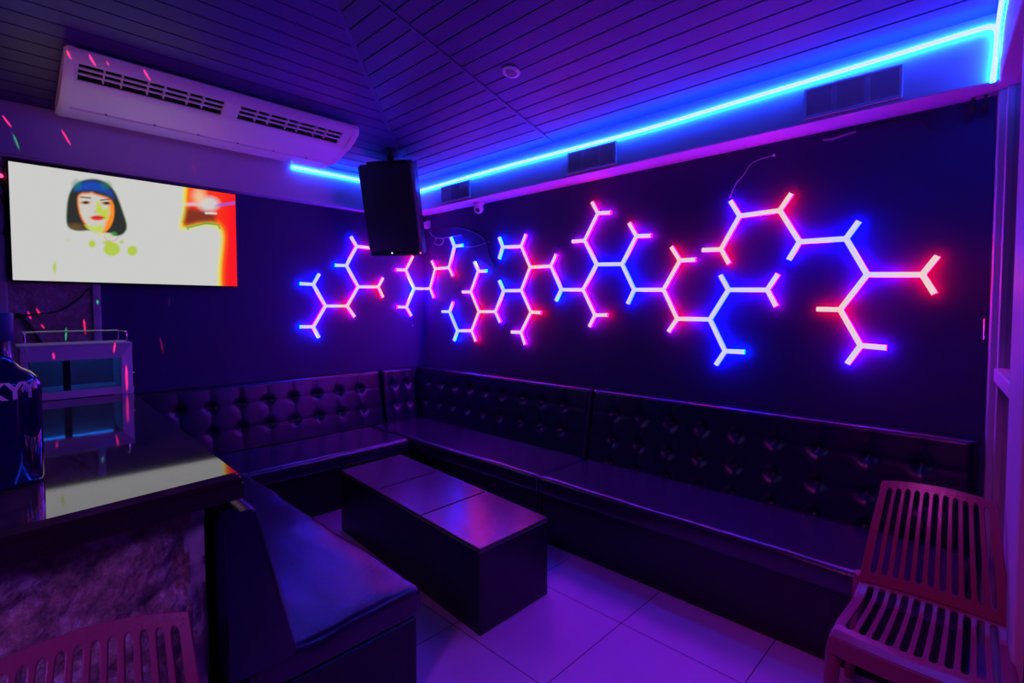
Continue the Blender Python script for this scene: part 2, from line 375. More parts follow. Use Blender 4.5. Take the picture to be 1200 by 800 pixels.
n, e = {}, []
n.update(d1=(128,280,'R'), d2=(207,138,'P'), d3=(378,115,'R'), d4=(462,248,'P'), d5=(660,235,'B'), d6=(750,388,'P'), d7=(985,388,'R'), d8=(635,537,'R'), d9=(722,690,'M'))
e += [('d1','d2'), ('d2','d3'), ('d3','d4'), ('d4','d5'), ('d5','d6'), ('d6','d7'), ('d6','d8'), ('d8','d9')]
star(n, e, 'd1', [(48,283,'M'), (162,342,'R')]); star(n, e, 'd2', [(168,75,'P')]); star(n, e, 'd3', [(428,42,'R')]); star(n, e, 'd4', [(415,325,'B')]); star(n, e, 'd5', [(715,160,'B')])
star(n, e, 'd7', [(1050,308,'R'), (1037,470,'R')]); star(n, e, 'd8', [(535,535,'R')]); star(n, e, 'd9', [(833,700,'P'), (665,767,'P')])
sign('rightmost neon molecule sign, with its red three-pronged end near the window post', (810, 215), .275, n, e, lambda n: 'R')

# ------------------------------------------------------------------ LED strips along the soffit
def strip(name, label, pts, outward):
    pts = [Vector(p) for p in pts]; c = sum(pts, Vector())/len(pts)
    root = thing(name, label, 'light strip', c)
    bm = NB(); bm2 = NB(); prev = None; R = .0098
    ref = Vector(outward)
    for i, p in enumerate(pts):
        t = (pts[min(i+1, len(pts)-1)] - pts[max(i-1, 0)]).normalized(); s = t.cross(ref).normalized(); o = s.cross(t).normalized()
        ring = []
        for k in range(8):
            a = (k+.5)/8*2*PI; ring.append((o*math.cos(a) + s*math.sin(a))*R + p)
        if prev is not None:
            for k in range(8):
                k2 = (k+1) % 8; am = ((k+1) % 8)/8*2*PI
                front = math.cos(am) > -.45
                b_ = bm if front else bm2
                b_.faces.new([b_.verts.new(v) for v in (prev[k], prev[k2], ring[k2], ring[k])])
        prev = ring
    for b_ in (bm, bm2): bmesh.ops.remove_doubles(b_, verts=b_.verts, dist=1e-5)
    for b_ in (bm, bm2): bmesh.ops.recalc_face_normals(b_, faces=b_.faces)
    obj('light_diffuser', bm, 'strip_core', root, smooth=True); obj('glow_side', bm2, 'strip_glow', root, smooth=True)
    return root
pr = [on(x, y, 1, -.229) for x, y in [(488,224.5), (600,193), (740,156), (850,123.5), (1000,79), (1100,48.5), (1147,34.5)]] + [on(x, y, 1, -.229) for x, y in [(1160,31.5), (1167,34), (1169,44), (1168,60), (1165,80), (1163,96)]]
pr[0].x = .12
strip('led_strip', 'long white-blue light strip along the beam above the right wall', spline(pr, 4), (0, -1, 0))
strip('led_strip', 'short light strip on the left beam between the air conditioner and loudspeaker', [(.099, y, 2.735) for y in (-.25, -.6, -1.0, -1.42)], (1, 0, 0))
pp = [(part_x(y)-.045, y, z) for y, z in [(-1.6, 2.77), (-.9, 2.76), (-.5, 2.745), (-.33, 2.70), (-.27, 2.64), (-.255, 2.60)]]
strip('led_strip', 'short light strip descending beside the top of the right window', spline(pp, 5), (-1, 0, 0))

# ------------------------------------------------------------------ vents, ceiling light, dome camera
def vent(x0, x1, label):
    t = thing('air_vent', label, 'vent', (.5*(x0+x1), -.212, 2.525), group='louvred vents in the right beam')
    z0, z1 = 2.535, 2.692
    bm = NB()
    w = .014
    box(bm, (x0, -.222, z0), (x1, -.21, z0+w), .002, 1); box(bm, (x0, -.222, z1-w), (x1, -.21, z1), .002, 1)
    box(bm, (x0, -.222, z0+w), (x0+w, -.21, z1-w), .002, 1); box(bm, (x1-w, -.222, z0+w), (x1, -.21, z1-w), .002, 1)
    for k in (1, 2):
        xx = x0 + (x1-x0)*k/3; box(bm, (xx-.012, -.220, z0+w), (xx+.012, -.21, z1-w), .002, 1)
    obj('vent_frame', bm, 'plaster', t)
    bm = NB()
    for k in range(13):
        z = z0+w + (k+.5)*(z1-z0-2*w)/13
        mt = Matrix.Translation((0, -.2165, z)) @ Matrix.Rotation(math.radians(-55), 4, 'X')
        box(bm, (x0+w, -.0062, -.0012), (x1-w, .0062, .0012), 0, 1, mt)
    obj('louvre_slats', bm, 'plaster', t)
    bm = NB(); box(bm, (x0+w, -.2115, z0+w), (x1-w, -.2102, z1-w)); obj('vent_backing', bm, 'plaster', t)
vent(3.63, 4.045, 'louvred vent in the right beam, nearest the window post')
vent(2.07, 2.49, 'louvred vent in the right beam, above the middle of the long neon sign')
vent(.565, .98, 'louvred vent in the right beam beside the hanging speaker')
d = ray(599, 83); tt = (Z0 + S*(-CAM.y-.21) - CAM.z)/(d.z + S*d.y); dp = CAM + d*tt
t = thing('ceiling_downlight', 'round recessed ceiling downlight among the planks, unlit', 'ceiling light', dp)
rx = Matrix.Translation(dp - Vector((0, 0, .002))) @ Matrix.Rotation(-math.atan(S), 4, 'X')
bm = NB(); lathe(bm, [(.033, 0), (.033, -.012), (.037, -.014), (.054, -.009), (.056, -.003), (.056, 0)], (0, 0, 0), 32, rx); obj('trim_ring', bm, 'white_plastic', t, smooth=True, auto=40)
bm = NB(); lathe(bm, [(.031, -.002), (.031, -.0105), (.022, -.0135), (.001, -.014)], (0, 0, 0), 24, rx); obj('lens', bm, 'grey_plastic', t, smooth=True, auto=40)
cp = on(561, 245, 1, -.075)
t = thing('security_camera', 'small white dome security camera under the right beam', 'camera', (cp.x, -.075, 2.515))
bm = NB(); lathe(bm, [(.05, 2.514-cp.z), (.05, 2.497-cp.z), (.042, 2.485-cp.z), (.02, 2.482-cp.z)], cp, 24); obj('mount', bm, 'white_plastic', t, smooth=True, auto=40)
bm = NB(); ball(bm, cp + Vector((0, 0, .004)), .044, 1., 20); obj('dome', bm, 'white_plastic', t, smooth=True)
bm = NB(); dirn = (CAM-cp).normalized() + Vector((-.35, 0, -.2)); dirn.normalize(); ball(bm, cp + dirn*.030, .022, 1., 14); obj('lens', bm, 'black', t, smooth=True)

# ------------------------------------------------------------------ air conditioner
ax0, ax1 = -2.905, -1.185
prof = [(.2, 2.738), (.215, 2.731), (.33, 2.760), (.50, 2.785), (.655, 2.818), (.70, 2.84), (.755, 2.872), (.795, 2.905), (.803, 2.925), (.80, 2.950), (.785, 2.958), (.20, 2.80)]
acn = thing('air_conditioner', 'long white ceiling air conditioner hung below the sloping planks above the television', 'air conditioner', (.5, -2.04, 2.74))
def ac_slab(bm, pr, y0, y1):
    extrude_poly(bm, [(x, y0, z) for x, z in pr], [(x, y1, z) for x, z in pr])
# housing with a recessed outlet slot
lo = [(.2, 2.738), (.215, 2.731), (.33, 2.760)]
bm = NB(); ac_slab(bm, [(.15, 2.756), (.165, 2.747), (.398, 2.7425), (.398, 2.80), (.2, 2.80)], ax0+.05, ax1-.05); obj('intake_panel', bm, 'white_plastic', acn)
bm = NB(); ac_slab(bm, [(.40, 2.744), (.43, 2.752), (.50, 2.772), (.60, 2.801), (.655, 2.818), (.664, 2.826), (.655, 2.834), (.40, 2.80), (.392, 2.738), (.397, 2.735)], ax0+.05, ax1-.05); obj('lower_panel', bm, 'white_plastic', acn, smooth=True, auto=35)
bm = NB(); ac_slab(bm, [(.765, 2.880), (.792, 2.899), (.801, 2.918), (.80, 2.946), (.785, 2.958), (.20, 2.81), (.20, 2.80), (.60, 2.89), (.745, 2.93)], ax0+.05, ax1-.05); obj('upper_panel', bm, 'white_plastic', acn, smooth=True, auto=35)
bm = NB(); ac_slab(bm, [(.60, 2.835), (.62, 2.835), (.72, 2.92), (.70, 2.92)], ax0+.05, ax1-.05); obj('outlet_backing', bm, 'dark', acn)
yc0, yc1 = -2.118, -2.022
for a, b in ((yc0, yc1), (ax0+.05, ax0+.062), (ax1-.12, ax1-.05)):
    bm = NB(); ac_slab(bm, [(.663, 2.824), (.766, 2.882), (.752, 2.90), (.655, 2.838)], a, b); obj('outlet_mullion', bm, 'white_plastic', acn)
for a, b in ((ax0+.062, yc0), (yc1, ax1-.12)):
    for f in (.30, .62):
        x = .663+f*.103; z = 2.828+f*.058
        bm = NB(); ac_slab(bm, [(x, z), (x+.008, z+.0045), (x+.002, z+.014), (x-.005, z+.010)], a, b); obj('louvre_blade', bm, 'white_plastic', acn)
for a, b in ((ax0+.062, yc0), (yc1, ax1-.12)):
    for k in range(1, 7):
        y = a + (b-a)*(k-.1+.2*(k % 2))/7
        bm = NB(); ac_slab(bm, [(.668, 2.834), (.756, 2.884), (.735, 2.912), (.65, 2.855)], y-.003, y+.003); obj('vane', bm, 'white_plastic', acn)
for sgn, y0, y1 in ((-1, ax0, ax0+.05), (1, ax1-.05, ax1)):
    bm = NB(); full = [(.15, 2.756), (.165, 2.745), (.40, 2.7405), (.50, 2.769), (.655, 2.815), (.72, 2.846), (.765, 2.878), (.795, 2.900), (.804, 2.922), (.80, 2.950), (.785, 2.960), (.20, 2.81), (.155, 2.79)]
    cx_, cz_ = .5, 2.83
    ins = [(cx_+(x-cx_)*.955, cz_+(z-cz_)*.9) for x, z in full]
    yo, yi = (y0, y1) if sgn < 0 else (y1, y0)
    ym = yo + (yi-yo)*.35
    loops = [[bm.verts.new((x, yo, z)) for x, z in ins], [bm.verts.new((x, ym, z)) for x, z in full], [bm.verts.new((x, yi, z)) for x, z in full]]
    nn = len(full)
    bm.faces.new(loops[0]); bm.faces.new(loops[2][::-1])
    for A, B in zip(loops, loops[1:]):
        for i in range(nn): bm.faces.new((A[i], B[i], B[(i+1) % nn], A[(i+1) % nn]))
    bmesh.ops.recalc_face_normals(bm, faces=bm.faces)
    obj('end_cap', bm, 'white_plastic', acn, smooth=True, auto=30)
for k in range(6):
    y = ax0 + .22 + k*.25
    bm = NB(); box(bm, (.395, y-.006, 2.738), (.408, y+.006, 2.752)); obj('clip', bm, 'grey_plastic', acn)
for y in (-2.75, -1.35):
    bm = NB(); box(bm, (.45, y-.015, 2.84), (.47, y+.015, 2.898)); obj('hanger', bm, 'steel', acn)

# ------------------------------------------------------------------ television with its picture
ty0, ty1, tz0, tz1 = -3.117, -1.862, 1.722, 2.434
tv = thing('television', 'wall-mounted flat television playing a clip of a woman with dark bobbed hair', 'television', (.03, .5*(ty0+ty1), tz0))
bm = NB(); box(bm, (.045, ty0-.010, tz0-.012), (.096, ty1+.010, tz1+.010), .006); obj('bezel', bm, 'black', tv)
bm = NB(); box(bm, (.003, -2.65, 1.9), (.046, -2.3, 2.25)); obj('wall_bracket', bm, 'black', tv)
def sd_poly(px, py, poly):                       # signed distance, vectorised
    d = np.full(px.shape, 1e9); inside = np.zeros(px.shape, bool); n_ = len(poly)
    for i in range(n_):
        ax, ay = poly[i]; bx, by = poly[(i+1) % n_]
        ex, ey = bx-ax, by-ay; wx, wy = px-ax, py-ay
        t_ = np.clip((wx*ex+wy*ey)/(ex*ex+ey*ey+1e-9), 0, 1)
        d = np.minimum(d, (wx-ex*t_)**2+(wy-ey*t_)**2)
        c = (ay > py) != (by > py)
        with np.errstate(divide='ignore', invalid='ignore'): xi = (bx-ax)*(py-ay)/(by-ay+1e-12)+ax
        inside ^= c & (px < xi)
    d = np.sqrt(d); return np.where(inside, -d, d)
def chaikin(p, n_=3):
    for _ in range(n_): p = [q_ for i in range(len(p)) for q_ in ((p[i][0]*.75+p[(i+1) % len(p)][0]*.25, p[i][1]*.75+p[(i+1) % len(p)][1]*.25), (p[i][0]*.25+p[(i+1) % len(p)][0]*.75, p[i][1]*.25+p[(i+1) % len(p)][1]*.75))]
    return p
def picture(px, py):
    nz = np.zeros(px.shape)
    col = np.stack([np.full(px.shape, v) for v in (.60, .60, .59)], -1)
    def put(mask, c):
        nonlocal col
        col = col*(1-mask[..., None]) + np.array(c)*mask[..., None]
    def soft(sd, w): return np.clip(.5 - sd/w, 0, 1)
    def ell(cx, cy, rx, ry): return (np.sqrt(((px-cx)/rx)**2+((py-cy)/ry)**2)-1)*min(rx, ry)
    # coloured glow at the right edge of the picture
    reg = sd_poly(px, py, chaikin([(900,120), (1200,120), (1200,700), (1066,700), (1062,560), (1077,450), (1082,385), (1050,345), (1000,338), (900,362), (872,358), (893,285), (893,225)], 2))
    put(soft(reg-6, 26), (.75, .72, .04)); put(soft(reg+9, 18), (.95, .22, .01)); put(soft(reg+22, 26), (.93, .03, .012))
    put(soft(sd_poly(px, py, [(1100,150), (1200,150), (1200,700), (1090,700), (1095,400)]), 50)*.9, (.95, .008, .02))
    put(soft(sd_poly(px, py, [(905,262), (1000,275), (1045,300), (1045,330), (960,335), (905,350), (890,330)]), 30)*.92, (.16, .035, .02))
    put(soft(ell(1012, 243, 48, 34), 26), (.62, .60, .58)); put(soft(ell(965, 205, 30, 38), 40)*.8, (.85, .62, .35)); put(soft(ell(930, 245, 46, 8), 10)*.7, (.66, .60, .7))
    put(soft(sd_poly(px, py, [(995,283), (1052,285), (1052,294), (995,292)]), 6), (.75, .7, .65))
    put(soft(np.abs(py-(250-(px-1060)*.14))-6, 8)*np.clip((px-1035)/40, 0, 1), (.32, .10, .75))
    put(soft(np.abs(sd_poly(px, py, [(905,360), (1000,337), (1060,345), (1075,380), (1000,430)]))-3, 7)*((py < 366) & (px > 905)), (.02, .30, .03))
    # hair
    hair = sd_poly(px, py, chaikin([(324,345), (323,290), (330,215), (350,165), (385,135), (430,123), (475,124), (520,142), (555,178), (580,235), (598,290), (615,340), (613,372), (590,394), (560,398), (535,384), (440,368), (385,374), (345,366)]))
    put(soft(hair-3, 8)*.8, (.10, .20, .07)); put(soft(hair+1, 8), (.028, .030, .030))
    put(soft(sd_poly(px, py, [(352,180), (385,140), (440,128), (500,140), (545,185), (552,215), (500,190), (440,180), (390,182)])+4, 26)*.9, (.010, .07, .48))
    put(soft(ell(372, 150, 20, 22), 24)*.6, (.01, .22, .16)); put(soft(ell(515, 152, 22, 16), 24)*.6, (.02, .2, .08))
    put(soft(ell(365, 355, 45, 16), 22)*.5*(hair < 0), (.25, .12, .03))
    # face
    face = sd_poly(px, py, chaikin([(376,205), (398,190), (425,192), (445,186), (462,196), (500,205), (538,220), (552,255), (552,305), (535,355), (500,385), (455,378), (415,345), (392,305), (380,262)]))
    put(soft(face-3, 9), (.80, .20, .01)); put(soft(face+4, 9), (.60, .57, .53))
    fm = (face < 2)
    put(soft(sd_poly(px, py, [(528,225), (556,235), (556,310), (532,375), (495,388), (515,330), (532,290)]), 22)*fm, (.92, .25, .01))
    put(soft(sd_poly(px, py, [(468,235), (482,232), (500,270), (528,262), (525,318), (505,322), (478,290), (465,290)]), 16)*fm*.9, (.50, .62, .02))
    put(soft(sd_poly(px, py, [(410,345), (455,352), (500,345), (500,388), (455,382), (420,360)]), 12)*.85, (.52, .65, .05))
    for ex, ey in ((415, 236), (516, 239)):
        put(soft(ell(ex, ey+1, 23, 8), 7), (.40, .16, .03)); put(soft(ell(ex+2, ey, 13, 5.5), 4), (.03, .02, .02))
    put(soft(np.abs(py-(212+(px-415)*.10))-3.5, 5)*(np.abs(px-415) < 27), (.25, .10, .03)); put(soft(np.abs(py-(222-(px-515)*.10))-3.5, 5)*(np.abs(px-512) < 26), (.25, .10, .03))
    put(soft(ell(473, 311, 33, 12), 7), (.75, .05, .02)); put(soft(ell(472, 309, 24, 1.6), 3), (.2, .01, .01)); put(soft(ell(462, 281, 9, 3), 4)*.7, (.6, .3, .05))
    # neck, collar and the pale patches on her clothes
    put(soft(sd_poly(px, py, [(430,362), (500,385), (545,385), (555,405), (500,405), (470,395)]), 10)*.8, (.60, .60, .40))
    put(soft(np.abs(ell(540, 392, 36, 32)), 8)*(py > 402)*(px > 505), (.90, .06, .01))
    put(soft(ell(553, 388, 14, 10), 8)*.8, (.05, .3, .05))
    G = (.42, .56, .012)
    for cx, cy, rx, ry in ((543, 462, 40, 33), (447, 437, 17, 18), (642, 470, 24, 24), (520, 430, 20, 8), (265, 552, 8, 25), (590, 428, 10, 8)): put(soft(ell(cx, cy, rx, ry), 10)*.9, G)
    put(soft(ell(330, 420, 12, 8), 12)*.3, G)
    put(soft(np.abs(py-619)-1.5, 4)*((px > 130) & (px < 300))*.8, (.9, .4, .1))
    return col
NU, NV = 340, 190
yy = np.linspace(ty0, ty1, NU+1); zz = np.linspace(tz0, tz1, NV+1); Y, Zg = np.meshgrid(yy, zz, indexing='ij')
vx, vy, vz = .1-CAM.x, Y-CAM.y, Zg-CAM.z
dep = vx*FW.x+vy*FW.y+vz*FW.z
sx = PX+F*(vx*RT.x+vy*RT.y)/dep; sy = PY-F*(vx*UP.x+vy*UP.y+vz*UP.z)/dep
colr = picture(sx*4.138, (sy-180)*4.138)
me = bpy.data.meshes.new('screen')
b0 = BASE[tv.name]
verts = np.stack([np.full(Y.shape, .0965-b0.x), Y-b0.y, Zg-b0.z], -1).reshape(-1, 3)
idx = np.arange((NU+1)*(NV+1)).reshape(NU+1, NV+1)
faces = np.stack([idx[:-1, :-1], idx[1:, :-1], idx[1:, 1:], idx[:-1, 1:]], -1).reshape(-1, 4)
me.from_pydata(verts.tolist(), [], faces.tolist()); me.update()
at = me.attributes.new('col', 'FLOAT_COLOR', 'POINT')
at.data.foreach_set('color', np.concatenate([colr.reshape(-1, 3), np.ones((verts.shape[0], 1))], 1).astype(np.float32).ravel())
me.materials.append(M['screen']); so = bpy.data.objects.new('screen', me); COL.objects.link(so); so.parent = tv

# ------------------------------------------------------------------ loudspeaker hung from the ceiling
sc_ = CAM + ray(457, 247)*4.4
a_ = math.radians(24); tc = (CAM-sc_); tc.z = 0; tc.normalize(); rr = Vector((-RT.x, -RT.y, 0))
fdir = (tc*math.cos(a_) + rr*math.sin(a_)).normalized(); ptc = math.radians(16)
Yax = (fdir*math.cos(ptc) - ZZ*math.sin(ptc)); Xax = ZZ.cross(Yax).normalized()*-1; Zax = Xax.cross(Yax)*1
if Zax.z < 0: Zax = -Zax; 
Xax = Yax.cross(Zax)
SM = Matrix(((Xax.x, Yax.x, Zax.x, sc_.x), (Xax.y, Yax.y, Zax.y, sc_.y), (Xax.z, Yax.z, Zax.z, sc_.z), (0, 0, 0, 1)))
spk = thing('loudspeaker', 'black loudspeaker hanging from the ceiling in the room corner', 'speaker', sc_)
W, H, D = .252, .392, .36
bm = NB()
prism(bm, [(-W, -.02), (-W+.02, 0), (W-.02, 0), (W, -.02), (W-.02, -.16), (W-.12, -D), (-W+.12, -D), (-W+.02, -.16)], -H, H)
bmesh.ops.bevel(bm, geom=list(bm.edges), offset=.008, segments=2, affect='EDGES')
bmesh.ops.transform(bm, matrix=SM, verts=bm.verts); obj('cabinet', bm, 'black', spk, smooth=True, auto=40)
bm = NB(); box(bm, (-W+.012, -.002, -H+.05), (W-.012, .012, H-.012), .008, 2, SM); obj('grille', bm, 'grille', spk, smooth=True, auto=40)
bm = NB()
for sx_ in (-.11, .11): box(bm, (sx_-.07, -.20, H-.002), (sx_+.07, -.03, H+.022), .01, 2, SM)
obj('top_handle', bm, 'black', spk, smooth=True, auto=40)
bm = NB(); ball(bm, SM @ Vector((.03, .004, -H+.026)), .0075); obj('power_light', bm, 'lamp_white', spk, smooth=True)
bm = NB(); ball(bm, SM @ Vector((W-.016, .0, -H+.02)) if (SM.to_3x3() @ Vector((1, 0, 0))).dot(RT) > 0 else SM @ Vector((-W+.016, 0, -H+.02)), .008); obj('clip_light', bm, 'lamp_red', spk, smooth=True)
hk = CAM + ray(464, 176)*4.25
top = SM @ Vector((0, -.13, H))
zc = min(zr(hk.y), zl(hk.x))
bm = NB(); tube(bm, [(top.x, top.y, top.z), (top.x, top.y, min(zr(top.y), zl(top.x))-.005)], .016, 12)
lathe(bm, [(.05, -.012), (.05, 0)], (top.x, top.y, min(zr(top.y), zl(top.x))-.012), 16); ball(bm, (top.x, top.y, top.z+.05), .034); obj('ceiling_bracket', bm, 'black', spk, smooth=True, auto=40)

# ------------------------------------------------------------------ upholstered bench seating
def backrest_bm(length, tufts, to_world, z0=.44, z1=.95, dtop=.125, dbot=.205, thick=-.006, rows=(.80, .615), ends=True):
    """padded back: s along its length, offset d out from the wall, z up; tufted at (s, z)."""
    bm = NB(); ns = max(8, int(length/.0125)); nz_ = 46
    def disp(s, z):
        v = 0
        for b in tufts:
            ds = s-b
            if abs(ds) > .16: continue
            v -= .003*math.exp(-(ds/.010)**2)*min(1, max(0, (z1-z)/.05)) + .002*math.exp(-(ds/.035)**2)
            for r_ in rows:
                rd = math.hypot(ds, z-r_); v -= .031*math.exp(-(rd/.030)**2)
        for r_ in rows: v -= .0015*math.exp(-((z-r_)/.012)**2)
        e_ = min(s, length-s); v -= .02*math.exp(-(e_/.012)**2)
        return v
    path = []
    for j in range(nz_+1):
        f = j/nz_; path.append((z0+(z1-.03-z0)*f, dbot+(dtop-dbot)*f, 1.))
    for k in range(1, 7):
        a = k/6*PI/2; path.append((z1-.03+.03*math.sin(a), dtop-.03+.03*math.cos(a), 1-k/6))
    path.append((z1, -thick+.012, 0)); path.append((z1-.012, -thick, 0))
    grid = []
    for i in range(ns+1):
        s = length*i/ns; grid.append([bm.verts.new(to_world(s, d_ + w_*disp(s, z_), z_)) for z_, d_, w_ in path])
    for i in range(ns):
        for j in range(len(path)-1): bm.faces.new((grid[i][j], grid[i][j+1], grid[i+1][j+1], grid[i+1][j]))
    for i, g in ((0, grid[0]), (ns, grid[ns])):     # closed ends and bottom
        b1 = bm.verts.new(to_world(length*i/ns, -thick, z0)); f = bm.faces.new(g + [b1])
        g.append(b1)
    bm.faces.new([g for g in (grid[0][0], grid[-1][0], grid[-1][-1], grid[0][-1])])
    bm.faces.new([grid[0][-1], grid[-1][-1]] + [grid[i][len(path)-1] for i in range(ns, -1, -1)])
    bmesh.ops.recalc_face_normals(bm, faces=bm.faces)
    return bm
def seat_bm(lo, hi, r=.030, wob=.004):
    bm = NB(); box(bm, lo, hi, r, 4)
    bmesh.ops.subdivide_edges(bm, edges=[e_ for e_ in bm.edges if e_.calc_length() > .2], cuts=24, use_grid_fill=True)
    for v in bm.verts:
        if v.co.z > hi[2]-.02: v.co.z += noise.noise(Vector((v.co.x*3.5, v.co.y*3.5, 2)))*wob*1.6 + noise.noise(Vector((v.co.x*11, v.co.y*11, 5)))*wob*.6
    return bm
def buttons(parent, tufts, rows, to_world, z0=.44, z1=.95, dtop=.125, dbot=.205):
    proto = None
    for s in tufts:
        for z in rows:
            f = (z-z0)/(z1-.03-z0); p = Vector(to_world(s, dbot+(dtop-dbot)*f-.046, z))
            if proto is None:
                bm = NB(); ball(bm, (0, 0, 0), .013, 1, 10); proto = obj('button', bm, 'leather', parent, smooth=True, local=True); o = proto
            else: o = proto.copy(); COL.objects.link(o); o.parent = parent
            o.location = p - base_of(parent)
# left wall bench
R0, R1 = .80, .615
t = thing('bench_seat', 'black buttoned leather bench along the left wall under the television', 'bench', (.42, -1.7, 0))
bm = NB(); box(bm, (.02, -2.66, 0), (.775, -.765, .33), .006, 1); obj('base', bm, 'laminate', t)
obj('seat_cushion', seat_bm((.02, -2.66, .33), (.83, -.762, .45)), 'leather_flat', t, smooth=True, auto=50)
tl = lambda y0: (lambda s, d_, z: (d_+.004, y0 - s, z))
bk = backrest_bm(2.05, [.085+.206*k+.14 for k in range(9)], tl(-.62), z0=.455); obj('backrest', bk, 'leather', t, smooth=True, auto=60)
buttons(t, [.085+.206*k+.14 for k in range(9)], (R0, R1), tl(-.62))
# right wall bench, module in the corner
t = thing('bench_seat', 'black leather corner bench below the neon signs, left of the seat seam', 'bench', (1.1, -.4, 0))
bm = NB(); box(bm, (.02, -.705, 0), (2.235, -.02, .33), .006, 1); box(bm, (.02, -.755, 0), (.775, -.705, .33), .006, 1); obj('base', bm, 'laminate', t)
obj('seat_cushion', seat_bm((.02, -.745, .33), (2.237, -.02, .45)), 'leather_flat', t, smooth=True, auto=50)
tr_ = lambda x0: (lambda s, d_, z: (x0 + s, -d_-.004, z))
tf = [.10+.2105*k for k in range(11)]
tf = [x - .02 for x in (.26, .47, .68, .895, 1.105, 1.32, 1.565, 1.775, 1.99)]
obj('backrest', backrest_bm(2.215, tf, tr_(.02)), 'leather', t, smooth=True, auto=60); buttons(t, tf, (.785, .60), tr_(.02))
obj('side_backrest', backrest_bm(.36, [.10, .25], tl(-.235)), 'leather', t, smooth=True, auto=60); buttons(t, [.10, .25], (R0, R1), tl(-.235))
# right wall bench, long module
t = thing('bench_seat', 'black leather bench along the right wall, from the seat seam to the window', 'bench', (3.3, -.4, 0))
bm = NB(); box(bm, (2.25, -.705, 0), (4.345, -.02, .33), .006, 1); obj('base', bm, 'laminate', t)
obj('seat_cushion', seat_bm((2.248, -.745, .33), (4.345, -.02, .45)), 'leather_flat', t, smooth=True, auto=50)
tf = [x - 2.248 for x in (2.45, 2.66, 2.87, 3.082, 3.292, 3.504, 3.72, 3.94, 4.15)]
obj('backrest', backrest_bm(2.095, tf, tr_(2.248), rows=(.80, .62, .46)), 'leather', t, smooth=True, auto=60); buttons(t, tf, (.80, .62), tr_(2.248))
# foreground bench, its back against the bar
t = thing('bench_seat', 'black leather bench in the foreground with its back against the stone bar', 'bench', (1.85, -2.4, 0))
bm = NB(); box(bm, (.86, -2.76, 0), (2.782, -2.075, .33), .006, 1); obj('base', bm, 'laminate', t)
obj('seat_cushion', seat_bm((.85, -2.70, .33), (2.79, -2.05, .45), .03, .008), 'leather_flat', t, smooth=True, auto=50)
fgw = lambda s, d_, z: (.86 + s, -2.765 + d_, z)
tf = [.12+.2*k for k in range(9)]
obj('backrest', backrest_bm(1.955, tf, fgw, dtop=.10, dbot=.215), 'leather', t, smooth=True, auto=60); buttons(t, tf, (.80, .62), fgw, dtop=.10, dbot=.215)

# ------------------------------------------------------------------ low table
A, B, C_, D_ = Vector((1.126, -1.545, 0)), Vector((2.684, -1.652, 0)), Vector((2.678, -1.150, 0)), Vector((1.092, -1.032, 0))
t = thing('coffee_table', 'long low black box table with a three-panel top on the tiled floor', 'table', (A+B+C_+D_)/4)
bm = NB(); prism(bm, [A, B, C_, D_], 0, .405); bmesh.ops.bevel(bm, geom=list(bm.edges), offset=.004, segments=1, affect='EDGES'); obj('body', bm, 'laminate', t)
for k, (f0, f1) in enumerate(((.0, .329), (.335, .663), (.669, 1.))):
    bm = NB(); o_ = (0, .004, .0)[k]
    p = [A.lerp(B, f0), A.lerp(B, f1), D_.lerp(C_, f1), D_.lerp(C_, f0)]; cc = sum(p, Vector())/4
    p = [cc + (x_-cc)*1.006 + Vector((0, o_, 0)) for x_ in p] if False else p
    prism(bm, p, .405, .422); bmesh.ops.bevel(bm, geom=list(bm.edges), offset=.003, segments=2, affect='EDGES'); obj('top_panel', bm, 'tabletop', t)

# ------------------------------------------------------------------ bar counter
bar = thing('bar_counter', 'stone-faced bar counter with a dark polished top on the left', 'bar', (1.8, -3.5, 0))
top_pts = [(2.785, -2.713), (.60, -2.642), (.60, -4.4), (2.99, -4.4)]
bm = NB(); prism(bm, top_pts, .985, 1.06); bmesh.ops.bevel(bm, geom=[e_ for e_ in bm.edges if all(v.co.z > 1.05 for v in e_.verts)], offset=.006, segments=2, affect='EDGES'); obj('countertop', bm, ['counter'], bar)
bm = NB(); ins = .006
prism(bm, [(2.79, -2.708), (.60, -2.637), (.60, -2.6485), (2.778, -2.719)], .984, 1.044); prism(bm, [(2.792, -2.708), (2.778, -2.719), (2.982, -4.4), (2.996, -4.4)], .984, 1.044)
prism(bm, [(2.796, -2.703), (.60, -2.632), (.60, -2.6385), (2.788, -2.7095)], .984, 1.028); prism(bm, [(2.80, -2.703), (2.7915, -2.7095), (2.9955, -4.4), (3.004, -4.4)], .984, 1.028)
obj('edge_moulding', bm, 'counter_edge', bar)
# rough stone front and return, one displaced sheet wrapped round a core
bm = NB(); nu, nz_ = 240, 110; L1 = 1.3
def stone_pt(u, z):
    f = noise.fractal(Vector((u*5.0, z*5.0, .3)), .9, 2.1, 6)*.030 + (abs(noise.noise(Vector((u*3.3+9, z*4.5, 2))))**.6)*.035
    edge = min(1., abs(u)/.04)
    return f*edge
g = {}
for i in range(nu+1):
    u = -1.75 + (L1+1.75)*i/nu
    for j in range(nz_+1):
        z = .984*j/nz_; d_ = stone_pt(u, z)
        if u >= 0: p = (2.735 + .095*u + d_, -2.792 - u, z)
        else: p = (2.735 + u, -2.792 + min(d_, .012)*.6, z)
        g[i, j] = bm.verts.new(p)
for i in range(nu):
    for j in range(nz_):
        f_ = bm.faces.new((g[i, j], g[i+1, j], g[i+1, j+1], g[i, j+1])); u = -1.75 + (L1+1.75)*(i+.5)/nu
        if u < .045 + .03*noise.noise(Vector((3, j*.13, 1))): f_.material_index = 1
bot = bm.verts.new((.985, -4.092, 0)); tp = bm.verts.new((.985, -4.092, .984))
